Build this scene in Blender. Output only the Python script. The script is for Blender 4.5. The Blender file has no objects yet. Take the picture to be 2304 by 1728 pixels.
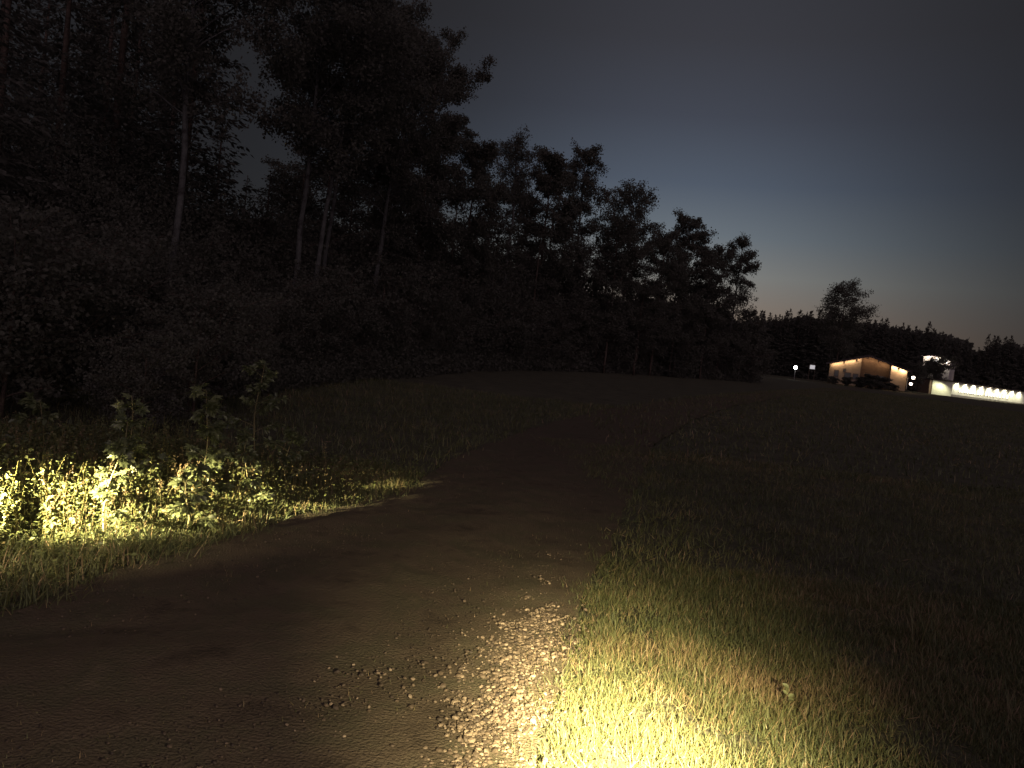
import bpy, math, random
import numpy as np
from mathutils import Vector, Matrix

rnd = random.Random(7)
NP = np.random.default_rng(11)
SC = bpy.context.scene
COL = SC.collection
R = math.radians

# ------------------------------------------------------------------ camera
F = 1730.0                      # focal length in photograph pixels (2304 wide)
PITCH, ROLL, EYE = R(2.12), R(6.5), 1.6
cd = bpy.data.cameras.new('camera'); cam = bpy.data.objects.new('camera', cd)
COL.objects.link(cam); SC.camera = cam
cd.sensor_width = 36; cd.lens = 36 * F / 2304; cd.clip_start = 0.05; cd.clip_end = 4000
fw = Vector((0, math.cos(PITCH), -math.sin(PITCH)))
up0 = Vector((0, math.sin(PITCH), math.cos(PITCH)))
rt = Vector((1, 0, 0)) * math.cos(ROLL) + up0 * math.sin(ROLL)
up = Vector((1, 0, 0)) * -math.sin(ROLL) + up0 * math.cos(ROLL)
CP = Vector((0, 0, EYE))
cam.matrix_world = Matrix(((rt.x, up.x, -fw.x, CP.x), (rt.y, up.y, -fw.y, CP.y),
                           (rt.z, up.z, -fw.z, CP.z), (0, 0, 0, 1)))
cd.dof.use_dof = False


def at(px, py, dist):
    """photograph pixel + forward distance in metres -> world point"""
    d = fw + rt * ((px - 1152) / F) - up * ((py - 864) / F)
    return CP + d * (dist / d.y)


# ------------------------------------------------------------------ world: dusk sky
W = bpy.data.worlds.new('World'); SC.world = W; W.use_nodes = True
nt = W.node_tree; nt.nodes.clear()
N = nt.nodes.new; L = nt.links.new
out = N('ShaderNodeOutputWorld'); bg = N('ShaderNodeBackground'); L(bg.outputs[0], out.inputs[0])
tc = N('ShaderNodeTexCoord'); nm = N('ShaderNodeVectorMath'); nm.operation = 'NORMALIZE'
L(tc.outputs['Generated'], nm.inputs[0])
sp = N('ShaderNodeSeparateXYZ'); L(nm.outputs[0], sp.inputs[0])
def mth(op, a, b=None):
    n_ = N('ShaderNodeMath'); n_.operation = op
    for k_, v_ in enumerate((a, b)):
        if v_ is None: continue
        if isinstance(v_, (int, float)): n_.inputs[k_].default_value = v_
        else: L(v_, n_.inputs[k_])
    return n_.outputs[0]


# afterglow: brightness by elevation, fading sideways from the place where the sun went down
rp = N('ShaderNodeValToRGB'); L(mth('MULTIPLY', sp.outputs[2], 1.0), rp.inputs[0])
stops = [(0.0, (.19, .135, .095)), (.07, (.215, .158, .115)), (.129, (.188, .192, .182)), (.175, (.120, .145, .168)), (.235, (.064, .084, .118)),
         (.31, (.038, .045, .064)), (.39, (.026, .027, .035)), (.57, (.010, .011, .015)), (1.0, (.002, .002, .003))]
el = rp.color_ramp.elements
el[0].position, el[0].color = 0.0, (*stops[0][1], 1)
el[1].position, el[1].color = 1.0, (*stops[-1][1], 1)
for p, c in stops[1:-1]:
    e = el.new(p); e.color = (*c, 1)
azn = mth('ARCTAN2', sp.outputs[0], sp.outputs[1])
q = mth('DIVIDE', mth('SUBTRACT', azn, R(11.5)), R(12.0) * 1.4142)
gs = mth('EXPONENT', mth('MULTIPLY', mth('MULTIPLY', q, q), -1.0))
vs = N('ShaderNodeVectorMath'); vs.operation = 'SCALE'; L(rp.outputs[0], vs.inputs[0]); L(gs, vs.inputs['Scale'])
va = N('ShaderNodeVectorMath'); va.operation = 'ADD'; L(vs.outputs[0], va.inputs[0]); va.inputs[1].default_value = (.0165, .0165, .0185)
L(va.outputs[0], bg.inputs[0]); bg.inputs[1].default_value = 1.0

# soft fill sun added behind the photographer to lift the dark tones
sd = bpy.data.lights.new('black_lift_sun', 'SUN'); sun = bpy.data.objects.new('black_lift_sun', sd)
COL.objects.link(sun); sd.energy = 1.05; sd.angle = R(110); sd.color = (1.0, .76, .96)
sun.rotation_euler = Vector((-.18, .97, -.14)).to_track_quat('-Z', 'Y').to_euler()

SC.view_settings.view_transform = 'Standard'; SC.view_settings.look = 'None'
SC.view_settings.exposure = 0; SC.view_settings.gamma = 1
SC.cycles.max_bounces = 5; SC.cycles.transparent_max_bounces = 4
SC.cycles.diffuse_bounces = 3; SC.cycles.sample_clamp_indirect = 4
SC.cycles.use_denoising = True


def spot(name, loc, target, power, cone, blend, col, radius=.02):
    d = bpy.data.lights.new(name, 'SPOT'); o = bpy.data.objects.new(name, d); COL.objects.link(o)
    d.energy = power; d.spot_size = R(cone); d.spot_blend = blend; d.color = col; d.shadow_soft_size = radius
    o.location = loc
    o.rotation_euler = (Vector(target) - Vector(loc)).to_track_quat('-Z', 'Y').to_euler()
    return o


TORCH = (1.0, .84, .46)
T1 = (.80, .25, 1.30)
spot('torch_beam', T1, (.66, 2.72, 0), 20000, 22, 1.0, TORCH, .03)
spot('torch_beam_rim', T1, (.73, 2.74, 0), 6500, 33, 1.0, TORCH, .03)
spot('torch_spill', T1, (.66, 2.80, 0), 1900, 50, 1.0, TORCH, .03)
spot('torch_wide_spill', T1, (-.1, 2.8, 0), 290, 90, 1.0, (1.0, .80, .58), .03)
T2 = (-4.1, 2.7, .95)
P2 = at(232, 1130, 5.35)
spot('second_torch_beam', T2, P2, 33000, 14.5, 1.0, (1.0, .86, .46))
spot('second_torch_spill', T2, at(190, 1130, 5.4), 620, 22, 1.0, (1.0, .84, .46))
spot('second_torch_wide_spill', T2, at(150, 1260, 4.8), 560, 27, 1.0, (1.0, .82, .50))


# ------------------------------------------------------------------ helpers
def tag(o, label=None, cat=None, group=None, kind=None):
    if label: o['label'] = label
    if cat: o['category'] = cat
    if group: o['group'] = group
    if kind: o['kind'] = kind
    return o


def empty(name, loc, rz=0.0):
    o = bpy.data.objects.new(name, None); COL.objects.link(o)
    o.location = loc; o.rotation_euler = (0, 0, rz); o.empty_display_size = .2
    return o


def copy_tree(o, parent=None):
    c = o.copy(); COL.objects.link(c); c.parent = parent
    for ch in list(o.children):
        copy_tree(ch, c)
    return c


class MB:
    """mesh builder working with numpy batches"""
    def __init__(s):
        s.v = []; s.f = []; s.t = []; s.n = 0

    def add(s, verts, faces, tone=.5):
        verts = np.asarray(verts, float).reshape(-1, 3)
        s.v.append(verts)
        t = np.asarray(tone, float)
        s.t.append(np.full(len(verts), float(t)) if t.ndim == 0 else t)
        s.f.append([tuple(i + s.n for i in f) for f in faces])
        s.n += len(verts)

    def batch(s, tmpl, faces, pos, axis, normal, scale, tone):
        """place a template (x across, y along, z out) many times"""
        n = len(pos)
        if n == 0: return
        tmpl = np.asarray(tmpl, float); k = len(tmpl)
        a = axis / (np.linalg.norm(axis, axis=1, keepdims=True) + 1e-9)
        x = np.cross(a, normal); x /= (np.linalg.norm(x, axis=1, keepdims=True) + 1e-9)
        z = np.cross(x, a)
        scale = np.asarray(scale, float)
        if scale.ndim == 1: scale = np.repeat(scale[:, None], 3, 1)
        T = tmpl[None] * scale[:, None, :]
        P = T[..., 0:1] * x[:, None] + T[..., 1:2] * a[:, None] + T[..., 2:3] * z[:, None] + pos[:, None]
        s.v.append(P.reshape(-1, 3)); s.t.append(np.repeat(tone, k))
        for f in faces:
            arr = (np.arange(n) * k)[:, None] + np.array(f)[None] + s.n
            s.f.append(arr)
        s.n += n * k

    def tube(s, pts, rad, k=6, tone=.5, cap=True):
        pts = np.asarray(pts, float); m = len(pts)
        d = np.gradient(pts, axis=0); d /= (np.linalg.norm(d, axis=1, keepdims=True) + 1e-9)
        ref = np.array([0.31, 0.95, 0.07]); x = np.cross(d, ref)
        x /= (np.linalg.norm(x, axis=1, keepdims=True) + 1e-9); y = np.cross(d, x)
        an = np.arange(k) * 2 * math.pi / k
        rad = np.broadcast_to(np.asarray(rad, float), (m,))
        V = pts[:, None] + rad[:, None, None] * (np.cos(an)[None, :, None] * x[:, None] + np.sin(an)[None, :, None] * y[:, None])
        fs = [(i * k + j, i * k + (j + 1) % k, (i + 1) * k + (j + 1) % k, (i + 1) * k + j)
              for i in range(m - 1) for j in range(k)]
        if cap: fs += [tuple(range(k - 1, -1, -1)), tuple((m - 1) * k + j for j in range(k))]
        s.add(V.reshape(-1, 3), fs, tone)

    def box(s, x0, x1, y0, y1, z0, z1, tone=.5):
        v = [(x0, y0, z0), (x1, y0, z0), (x1, y1, z0), (x0, y1, z0), (x0, y0, z1), (x1, y0, z1), (x1, y1, z1), (x0, y1, z1)]
        s.add(v, [(3, 2, 1, 0), (4, 5, 6, 7), (0, 1, 5, 4), (1, 2, 6, 5), (2, 3, 7, 6), (3, 0, 4, 7)], tone)

    def prism(s, poly, y0, y1, tone=.5):
        """polygon in x,z extruded along y"""
        n = len(poly)
        v = [(x, y0, z) for x, z in poly] + [(x, y1, z) for x, z in poly]
        s.add(v, [tuple(range(n)), tuple(range(2 * n - 1, n - 1, -1))] +
              [((i + 1) % n, i, i + n, (i + 1) % n + n) for i in range(n)], tone)

    def mesh(s, name, mat, smooth=False):
        me = bpy.data.meshes.new(name)
        V = np.concatenate(s.v)
        loops = []; counts = []
        for f in s.f:
            if isinstance(f, np.ndarray):
                loops.append(f.reshape(-1)); counts.append(np.full(len(f), f.shape[1]))
            else:
                loops.append(np.array([i for q in f for i in q], dtype=np.int64))
                counts.append(np.array([len(q) for q in f], dtype=np.int64))
        loops = np.concatenate(loops); counts = np.concatenate(counts)
        me.vertices.add(len(V)); me.vertices.foreach_set('co', V.astype(np.float32).ravel())
        me.loops.add(len(loops)); me.loops.foreach_set('vertex_index', loops.astype(np.int32))
        me.polygons.add(len(counts))
        st = np.concatenate([[0], np.cumsum(counts)[:-1]])
        me.polygons.foreach_set('loop_start', st.astype(np.int32))
        me.polygons.foreach_set('loop_total', counts.astype(np.int32))
        me.update(calc_edges=True)
        at_ = me.attributes.new('tone', 'FLOAT', 'POINT')
        at_.data.foreach_set('value', np.concatenate(s.t).astype(np.float32))
        me.polygons.foreach_set('use_smooth', np.full(len(counts), smooth, dtype=bool))
        me.materials.append(mat)
        me.validate()
        return me

    def build(s, name, mat, parent=None, smooth=False, loc=None, rz=0):
        o = bpy.data.objects.new(name, s.mesh(name, mat, smooth)); COL.objects.link(o)
        o.parent = parent
        if loc is not None: o.location = loc; o.rotation_euler = (0, 0, rz)
        return o


# ------------------------------------------------------------------ materials
def mat_base(name):
    m = bpy.data.materials.new(name); m.use_nodes = True
    b = m.node_tree.nodes['Principled BSDF']
    return m, m.node_tree, b


def ramp_mat(name, stops, rough=.7, transl=0.0, src='tone', nscale=6, bump=0, bscale=30, spec=.3, detail=6):
    """colour from the 'tone' attribute (src='tone') or from object-space noise"""
    m, t, b = mat_base(name)
    cr = t.nodes.new('ShaderNodeValToRGB')
    e = cr.color_ramp.elements
    e[0].position, e[0].color = stops[0][0], (*stops[0][1], 1)
    e[1].position, e[1].color = stops[-1][0], (*stops[-1][1], 1)
    for p, c_ in stops[1:-1]:
        q = e.new(p); q.color = (*c_, 1)
    co = t.nodes.new('ShaderNodeTexCoord')
    if src == 'tone':
        a = t.nodes.new('ShaderNodeAttribute'); a.attribute_name = 'tone'
        t.links.new(a.outputs['Fac'], cr.inputs[0])
    else:
        nz = t.nodes.new('ShaderNodeTexNoise'); nz.inputs['Scale'].default_value = nscale
        nz.inputs['Detail'].default_value = detail; nz.inputs['Roughness'].default_value = .65
        t.links.new(co.outputs['Object'], nz.inputs['Vector']); t.links.new(nz.outputs[0], cr.inputs[0])
    t.links.new(cr.outputs[0], b.inputs['Base Color'])
    b.inputs['Roughness'].default_value = rough
    b.inputs['Specular IOR Level'].default_value = spec
    if bump:
        nb = t.nodes.new('ShaderNodeTexNoise'); nb.inputs['Scale'].default_value = bscale; nb.inputs['Detail'].default_value = 8
        t.links.new(co.outputs['Object'], nb.inputs['Vector'])
        bp = t.nodes.new('ShaderNodeBump'); bp.inputs['Strength'].default_value = bump; bp.inputs['Distance'].default_value = .03
        t.links.new(nb.outputs[0], bp.inputs['Height']); t.links.new(bp.outputs[0], b.inputs['Normal'])
    if transl:
        tr = t.nodes.new('ShaderNodeBsdfTranslucent'); t.links.new(cr.outputs[0], tr.inputs[0])
        mx = t.nodes.new('ShaderNodeMixShader'); mx.inputs[0].default_value = transl
        o = t.nodes['Material Output']
        t.links.new(b.outputs[0], mx.inputs[1]); t.links.new(tr.outputs[0], mx.inputs[2])
        t.links.new(mx.outputs[0], o.inputs[0])
    return m


def emit_mat(name, col, strength):
    m, t, b = mat_base(name)
    b.inputs['Base Color'].default_value = (*[min(1, c_) for c_ in col], 1)
    b.inputs['Emission Color'].default_value = (*col, 1); b.inputs['Emission Strength'].default_value = strength
    return m


M = {}
M['grass'] = ramp_mat('grass_blades', [(0, (.050, .062, .028)), (.35, (.082, .092, .038)), (.6, (.125, .122, .048)), (.8, (.20, .15, .075)), (1, (.25, .17, .10))], .55, .25)
M['field'] = ramp_mat('field_ground', [(.3, (.050, .046, .030)), (.5, (.070, .066, .042)), (.7, (.095, .086, .054))], .95, src='noise', nscale=1.6, bump=.8, bscale=18, spec=.1)
M['road'] = ramp_mat('dirt_road_surface', [(.28, (.046, .036, .025)), (.45, (.088, .068, .046)), (.6, (.072, .062, .039)), (.75, (.115, .09, .060))], .95, src='noise', nscale=2.6, bump=.55, bscale=70, spec=.1, detail=9)
M['stone'] = ramp_mat('gravel_stones', [(0, (.030, .022, .016)), (.5, (.080, .058, .038)), (1, (.21, .16, .11))], .7, spec=.3)
M['weed'] = ramp_mat('weed_leaves', [(0, (.055, .065, .026)), (.5, (.090, .100, .036)), (.85, (.14, .145, .050)), (1, (.24, .18, .08))], .5, .28, spec=.35)
M['maple'] = ramp_mat('maple_leaves', [(0, (.060, .070, .034)), (.6, (.098, .112, .050)), (1, (.16, .17, .08))], .42, .25, spec=.5)
M['leaf'] = ramp_mat('tree_leaves', [(0, (.098, .096, .074)), (1, (.118, .115, .088))], .8, .5, spec=.05)
M['leaf_dark'] = ramp_mat('spruce_needles', [(0, (.095, .093, .074)), (1, (.112, .108, .086))], .8, .5, spec=.05)
M['birch'] = ramp_mat('birch_bark', [(.35, (.03, .027, .023)), (.47, (.060, .060, .052)), (.7, (.088, .087, .074))], .8, src='noise', nscale=5, bump=.4, spec=.1)
M['bark'] = ramp_mat('brown_bark', [(.3, (.035, .026, .020)), (.7, (.11, .082, .060))], .9, src='noise', nscale=9, bump=.8, spec=.1)
M['stem'] = ramp_mat('green_stem', [(0, (.07, .08, .03)), (1, (.16, .12, .06))], .6)
M['wall_tan'] = ramp_mat('tan_render_wall', [(.3, (.16, .125, .09)), (.7, (.20, .16, .118))], .9, src='noise', nscale=1.2, spec=.1)
M['wall_wood'] = ramp_mat('brown_timber_wall', [(.3, (.06, .038, .025)), (.7, (.085, .056, .036))], .8, src='noise', nscale=2, spec=.1)
M['wall_white'] = ramp_mat('white_boards', [(.3, (.60, .60, .47)), (.7, (.74, .74, .60))], .7, src='noise', nscale=2, spec=.2)
M['soffit'] = ramp_mat('white_soffit', [(.3, (.26, .245, .22)), (.7, (.31, .295, .265))], .8, src='noise', nscale=2, spec=.1)
M['roof'] = ramp_mat('dark_roof', [(.3, (.035, .028, .026)), (.7, (.06, .048, .044))], .8, src='noise', nscale=3, bump=.4, spec=.2)
M['dark_wood'] = ramp_mat('dark_trim', [(.3, (.05, .032, .022)), (.7, (.08, .052, .036))], .7, src='noise', nscale=6)
M['glass'], _t, _b = mat_base('dark_window_glass')
_b.inputs['Base Color'].default_value = (.03, .035, .04, 1); _b.inputs['Roughness'].default_value = .5
M['metal'] = ramp_mat('grey_galvanised_metal', [(.3, (.16, .16, .16)), (.7, (.26, .26, .25))], .45, src='noise', nscale=8)
M['plinth'] = ramp_mat('concrete_plinth', [(.3, (.16, .15, .13)), (.7, (.24, .22, .19))], .9, src='noise', nscale=3)
M['path'] = ramp_mat('pale_gravel_path', [(.3, (.34, .32, .26)), (.7, (.48, .45, .37))], .95, src='noise', nscale=.7, bump=.5, bscale=4, spec=.1)
M['lamp_warm'] = emit_mat('lit_lamp_globe_warm', (1.0, .80, .62), 14)
M['lamp_white'] = emit_mat('lit_lamp_globe_white', (.92, .96, 1.0), 14)
M['win_lit'] = emit_mat('lit_window_pane', (1.0, .96, .82), 2.5)
M['panel_lit'] = emit_mat('backlit_panel', (.70, .70, .70), .45)


# ------------------------------------------------------------------ terrain
def H(x, y):
    s = np.asarray(y, float) - 14
    s = np.where(s > 12, s, np.where(s < -12, 0, (s + 12) ** 2 / 48.0))
    s = np.minimum(s, 245)
    return 0.0215 * s + .03 * np.sin(np.asarray(x) * .9 + 1.3) * np.sin(np.asarray(y) * .7) * np.clip(np.asarray(y) / 30, 0, 1)


def h1(x, y): return float(H(np.array(x, float), np.array(y, float)))


def vnoise(x, y, s, seed=0):
    """cheap smooth value noise 0..1"""
    x = np.asarray(x) * s + seed * 17.3; y = np.asarray(y) * s + seed * 9.1
    xi = np.floor(x).astype(int); yi = np.floor(y).astype(int); fx = x - xi; fy = y - yi
    fx = fx * fx * (3 - 2 * fx); fy = fy * fy * (3 - 2 * fy)
    def hsh(a, b):
        q = np.sin(a * 127.1 + b * 311.7 + seed) * 43758.5453
        return q - np.floor(q)
    return (hsh(xi, yi) * (1 - fx) + hsh(xi + 1, yi) * fx) * (1 - fy) + (hsh(xi, yi + 1) * (1 - fx) + hsh(xi + 1, yi + 1) * fx) * fy


def fbm(x, y, s, seed=0):
    return .5 * vnoise(x, y, s, seed) + .3 * vnoise(x, y, s * 2.1, seed + 1) + .2 * vnoise(x, y, s * 4.3, seed + 2)


def grid_mesh(name, xs, ys, zf, mat, smooth=True):
    X, Y = np.meshgrid(xs, ys); Z = zf(X, Y)
    b = MB(); nx = len(xs)
    V = np.stack([X, Y, Z], -1).reshape(-1, 3)
    i, j = np.meshgrid(np.arange(len(ys) - 1), np.arange(nx - 1), indexing='ij')
    a = (i * nx + j).reshape(-1)
    b.v.append(V); b.t.append(np.full(len(V), .5)); b.f.append(np.stack([a, a + 1, a + nx + 1, a + nx], -1)); b.n = len(V)
    return b.build(name, mat, smooth=smooth)


def axis_pts(lim, near, n):
    u = np.linspace(0, 1, n); g = near * u + (lim - near) * u ** 5
    return g


gx = np.concatenate([-axis_pts(1500, 30, 90)[::-1], axis_pts(1500, 30, 90)[1:]])
gy = np.concatenate([-axis_pts(300, 10, 25)[::-1], axis_pts(2500, 60, 170)[1:]])
# the road: right edge and left edge as x(y)
RY = np.array([-20, 0, 2.96, 5.2, 7.5, 11, 16, 24, 36, 60, 110, 160])
RX = np.array([-5.5, -.5, .16, .55, 1.08, 1.85, 3.0, 5.6, 10.5, 22, 48, 75.])
LY = np.array([-20, 0, 2.5, 3.3, 3.9, 4.7, 6.4, 8.2, 11, 16, 24, 36, 60, 110, 160])
LX = np.array([-12, -9, -6.5, -3.6, -2.25, -2.15, -1.62, -.90, -.55, .5, 3.0, 8.0, 19.5, 45, 72.])
def road_r(y): return np.interp(y, RY, RX)
def road_l(y): return np.interp(y, LY, LX)


ground = grid_mesh('ground', gx, gy, lambda X, Y: H(X, Y) + .05 * (fbm(X, Y, .8, 3) - .5) * (1 - np.clip((X - road_l(Y) + .4) * 3, 0, 1) * np.clip((road_r(Y) + .5 - X) * 3, 0, 1)) - .02, M['field'])
tag(ground, 'dark field and forest floor spreading to the horizon', 'ground', kind='structure')

ry = np.concatenate([np.linspace(-15, 1, 40), np.linspace(1.05, 12, 260), np.linspace(12.3, 155, 260)])
u = np.linspace(0, 1, 90)
Yg = np.repeat(ry[:, None], 90, 1)
edge = .12 * (vnoise(ry, ry * 0, 2.3, 5) - .5)
xl = road_l(ry) - .12 + edge; xr = road_r(ry) + .10 - edge
Xg = xl[:, None] * (1 - u) + xr[:, None] * u
rut = .022 * np.exp(-((u - .22) / .07) ** 2) + .022 * np.exp(-((u - .74) / .07) ** 2)
Zg = H(Xg, Yg) + .012 + .022 * (fbm(Xg, Yg, 3.1, 8) - .5) - rut[None] * .5 + .02 * np.exp(-((u - .48) / .12) ** 2)[None]
Zg = np.maximum(Zg, H(Xg, Yg) - .008)
b = MB(); V = np.stack([Xg, Yg, Zg], -1).reshape(-1, 3)
i, j = np.meshgrid(np.arange(len(ry) - 1), np.arange(89), indexing='ij'); a = (i * 90 + j).reshape(-1)
b.v.append(V); b.t.append(np.full(len(V), .5)); b.f.append(np.stack([a, a + 1, a + 91, a + 90], -1)); b.n = len(V)
road = b.build('dirt_road', M['road'], smooth=True)
tag(road, 'brown dirt track with shallow ruts running off into the dark', 'road', kind='structure')

# ------------------------------------------------------------------ grass
BLADE = [(-.5, 0, 0), (.5, 0, 0), (-.42, .35, .05), (.42, .35, .05), (-.26, .7, .20), (.26, .7, .20), (0, 1, .42)]
BLF = [(0, 1, 3, 2), (2, 3, 5, 4), (4, 5, 6)]
BLADE2 = [(-.5, 0, 0), (.5, 0, 0), (-.34, .55, .12), (.34, .55, .12), (0, 1, .40)]
BLF2 = [(0, 1, 3, 2), (2, 3, 4)]


def grass(name, n, region, hmin, hmax, wid, label, far=False, dry=0.0, seed=1, dens=None):
    g = np.random.default_rng(seed); b = MB()
    x0, x1, y0, y1 = region
    X = g.uniform(x0, x1, n); Y = g.uniform(y0, y1, n)
    if dens is not None:
        k = g.random(n) < dens(X, Y); X = X[k]; Y = Y[k]
    n = len(X)
    az = g.uniform(0, 2 * math.pi, n); tilt = np.abs(g.normal(.45, .42, n)).clip(0, 1.35)
    ax = np.stack([np.cos(az) * np.sin(tilt), np.sin(az) * np.sin(tilt), np.cos(tilt)], -1)
    nr = np.stack([-np.cos(az + g.normal(0, .8, n)), -np.sin(az + g.normal(0, .8, n)), np.full(n, .15)], -1) * -1
    clump = fbm(X, Y, 2.2, seed)
    hh = g.uniform(hmin, hmax, n) * (.55 + .9 * clump)
    tone = np.clip(.15 + .5 * fbm(X, Y, 1.1, seed + 4) + g.normal(0, .12, n) + (g.random(n) < (.05 if far and not dry else .18) + dry) * g.uniform(.25, .6, n)
                   + .45 * np.clip(fbm(X, Y, .9, 33) - .55, 0, 1) * 2, 0, 1)
    sc = np.stack([wid * g.uniform(.6, 1.4, n), hh, hh * g.uniform(.3, 1.3, n)], -1)
    pos = np.stack([X, Y, H(X, Y) - .01], -1)
    b.batch(BLADE2 if far else BLADE, BLF2 if far else BLF, pos, ax, nr, sc, tone)
    o = b.build(name, M['grass'], smooth=True)
    return tag(o, label, 'grass', kind='stuff')


def right_side(X, Y):
    d = X - road_r(Y) + .34 * (fbm(X, Y, 2.2, 2) - .45) + 3.0 * np.clip((Y - 9) / 8, 0, 1)
    return np.clip(d * 2.6 + .12, 0, 1) * (.35 + .65 * (fbm(X, Y, 3.0, 21) > .36))


grass('grass_verge', 230000, (-.6, 4.8, 2.2, 6.4), .02, .085, .0034, 'short torch-lit grass at the right edge of the track', seed=3, dens=right_side)
grass('meadow_grass', 90000, (.2, 14, 5.8, 15), .05, .11, .006, 'dark meadow grass beyond the torch light', far=True, seed=4, dens=right_side)
grass('far_meadow_grass', 190000, (2, 62, 13.5, 110), .08, .20, .020, 'unlit field grass stretching towards the houses', far=True, seed=5, dens=right_side)


def left_side(X, Y):
    d = road_l(Y) - X + .55 * (fbm(X, Y, 1.7, 2) - .40)
    return np.clip(d * 2.2 + .05, 0, 1)


grass('left_verge_grass', 95000, (-6.5, -.3, 3.6, 9.5), .05, .18, .005, 'rough grass verge on the left of the track', seed=6, dens=left_side)
grass('forest_edge_grass', 45000, (-9, 6, 9, 26), .06, .18, .009, 'unlit grass along the foot of the trees', far=True, seed=8, dens=left_side)
# grass tufts growing on the strip in the middle of the track
grass('track_grass', 75000, (-4.5, 3.0, 2.3, 14), .012, .045, .0035, 'sparse low grass and litter growing on the dirt track', far=True, seed=9, dry=.45,
      dens=lambda X, Y: (X > road_l(Y)) * (X < road_r(Y)) * (.12 + .8 * (np.abs((X - road_l(Y)) / (road_r(Y) - road_l(Y)) - .48) < .14) * (fbm(X, Y, 2.5, 12) > .45) + .5 * (fbm(X, Y, 1.6, 15) > .56)))

# tall flowering grasses behind the lit weeds
b = MB(); g = np.random.default_rng(21)
for k in range(700):
    y = g.uniform(4.9, 7.6); x = road_l(y) - g.uniform(.5, 4.2); z0 = h1(x, y)
    hh = g.uniform(.28, .80) * (0.75 if x < -2.2 else .8); a_ = g.uniform(0, 6.28); ln = g.uniform(.05, .28) * hh
    t = np.linspace(0, 1, 6); P = np.stack([x + math.cos(a_) * ln * t ** 2.4, y + math.sin(a_) * ln * t ** 2.4, z0 + hh * (t - .12 * t ** 3)], -1)
    b.tube(P, .0022 * (1 - .6 * t), 3, .75, cap=False)
    m = 16; tt = g.uniform(.74, 1.0, m)
    q = np.stack([np.interp(tt, t, P[:, d]) for d in range(3)], -1) + g.normal(0, .008, (m, 3))
    ax = g.normal(0, .5, (m, 3)) + np.array([math.cos(a_) * .5, math.sin(a_) * .5, .3])
    b.batch([(-.18, 0, 0), (.18, 0, 0), (0, 1, 0)], [(0, 1, 2)], q, ax, g.normal(0, 1, (m, 3)), g.uniform(.012, .022, m), np.full(m, .85))
tag(b.build('tall_grass', M['grass']), 'tall seeding grass stalks rising out of the torch-lit weeds', 'grass', kind='stuff')

# ------------------------------------------------------------------ leaves
OV = [(0, 0, 0), (.20, .22, .05), (.30, .48, .06), (.17, .78, .02), (0, 1, -.08), (-.17, .78, .02), (-.30, .48, .06), (-.20, .22, .05), (0, .5, -.03)]
OVF = [(0, 1, 2, 8), (8, 2, 3, 4), (8, 4, 5, 6), (0, 8, 6, 7)]
MP = [(0, 0, 0), (.22, -.10, .03), (.48, .10, -.03), (.34, .24, .03), (.62, .58, -.06), (.30, .52, .03), (.20, .68, .02), (0, 1.05, -.08),
      (-.20, .68, .02), (-.30, .52, .03), (-.62, .58, -.06), (-.34, .24, .03), (-.48, .10, -.03), (-.22, -.10, .03), (0, .36, .0)]
MPF = [(0, 1, 2, 14), (14, 2, 3), (14, 3, 4), (14, 4, 5), (14, 5, 6), (14, 6, 7), (14, 7, 8), (14, 8, 9), (14, 9, 10), (14, 10, 11), (14, 11, 12), (14, 12, 13, 0)]

# leafy weeds (nettle, raspberry): one thicket
b = MB(); g = np.random.default_rng(31)
cnt = 0
while cnt < 3000:
    y = g.uniform(4.55, 7.8); x = road_l(y) - g.uniform(.55, 4.4)
    d = road_l(y) - x
    if d < 1.0 and g.random() < .75: continue
    if y < 4.9 and x > -3.0: continue
    cnt += 1
    z0 = h1(x, y)
    hmax = np.interp(x, [-5.5, -4.2, -3.5, -3.0, -2.4, -1.9, -1.3], [.42, .46, .62, .56, .42, .44, .28])
    hh = g.uniform(.45, 1.0) * hmax * (1 + .25 * (vnoise(x, y, 1.7, 4) - .5) * 2)
    a_ = g.uniform(0, 6.28); ln = g.uniform(0, .3) * hh
    t = np.linspace(0, 1, 5)
    P = np.stack([x + math.cos(a_) * ln * t ** 1.6, y + math.sin(a_) * ln * t ** 1.6, z0 + hh * t], -1)
    kindw = g.random(); m = int((14 if kindw < .6 else 26) + hh * 40); lsz = (.016, .042) if kindw < .5 else (.009, .022)
    b.tube(P, .0018, 3, .9, cap=False)
    tt = g.uniform(.12, 1.0, m); q = np.stack([np.interp(tt, t, P[:, d_]) for d_ in range(3)], -1)
    az = g.uniform(0, 6.28, m); el_ = g.normal(.1, .5, m)
    ax = np.stack([np.cos(az) * np.cos(el_), np.sin(az) * np.cos(el_), np.sin(el_)], -1)
    q = q + ax * g.uniform(.0, .05, (m, 1))
    nr = np.array([0, -.35, 1.]) + g.normal(0, .7, (m, 3))
    b.batch(OV, OVF, q, ax, nr, np.stack([g.uniform(.6, 1.3, m), np.ones(m), np.ones(m)], -1) * g.uniform(*lsz, m)[:, None], np.clip(g.normal(.45, .24, m), 0, 1))
tag(b.build('weed_thicket', M['weed']), 'torch-lit thicket of leafy weeds at the foot of the trees', 'weeds', kind='stuff')

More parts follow.
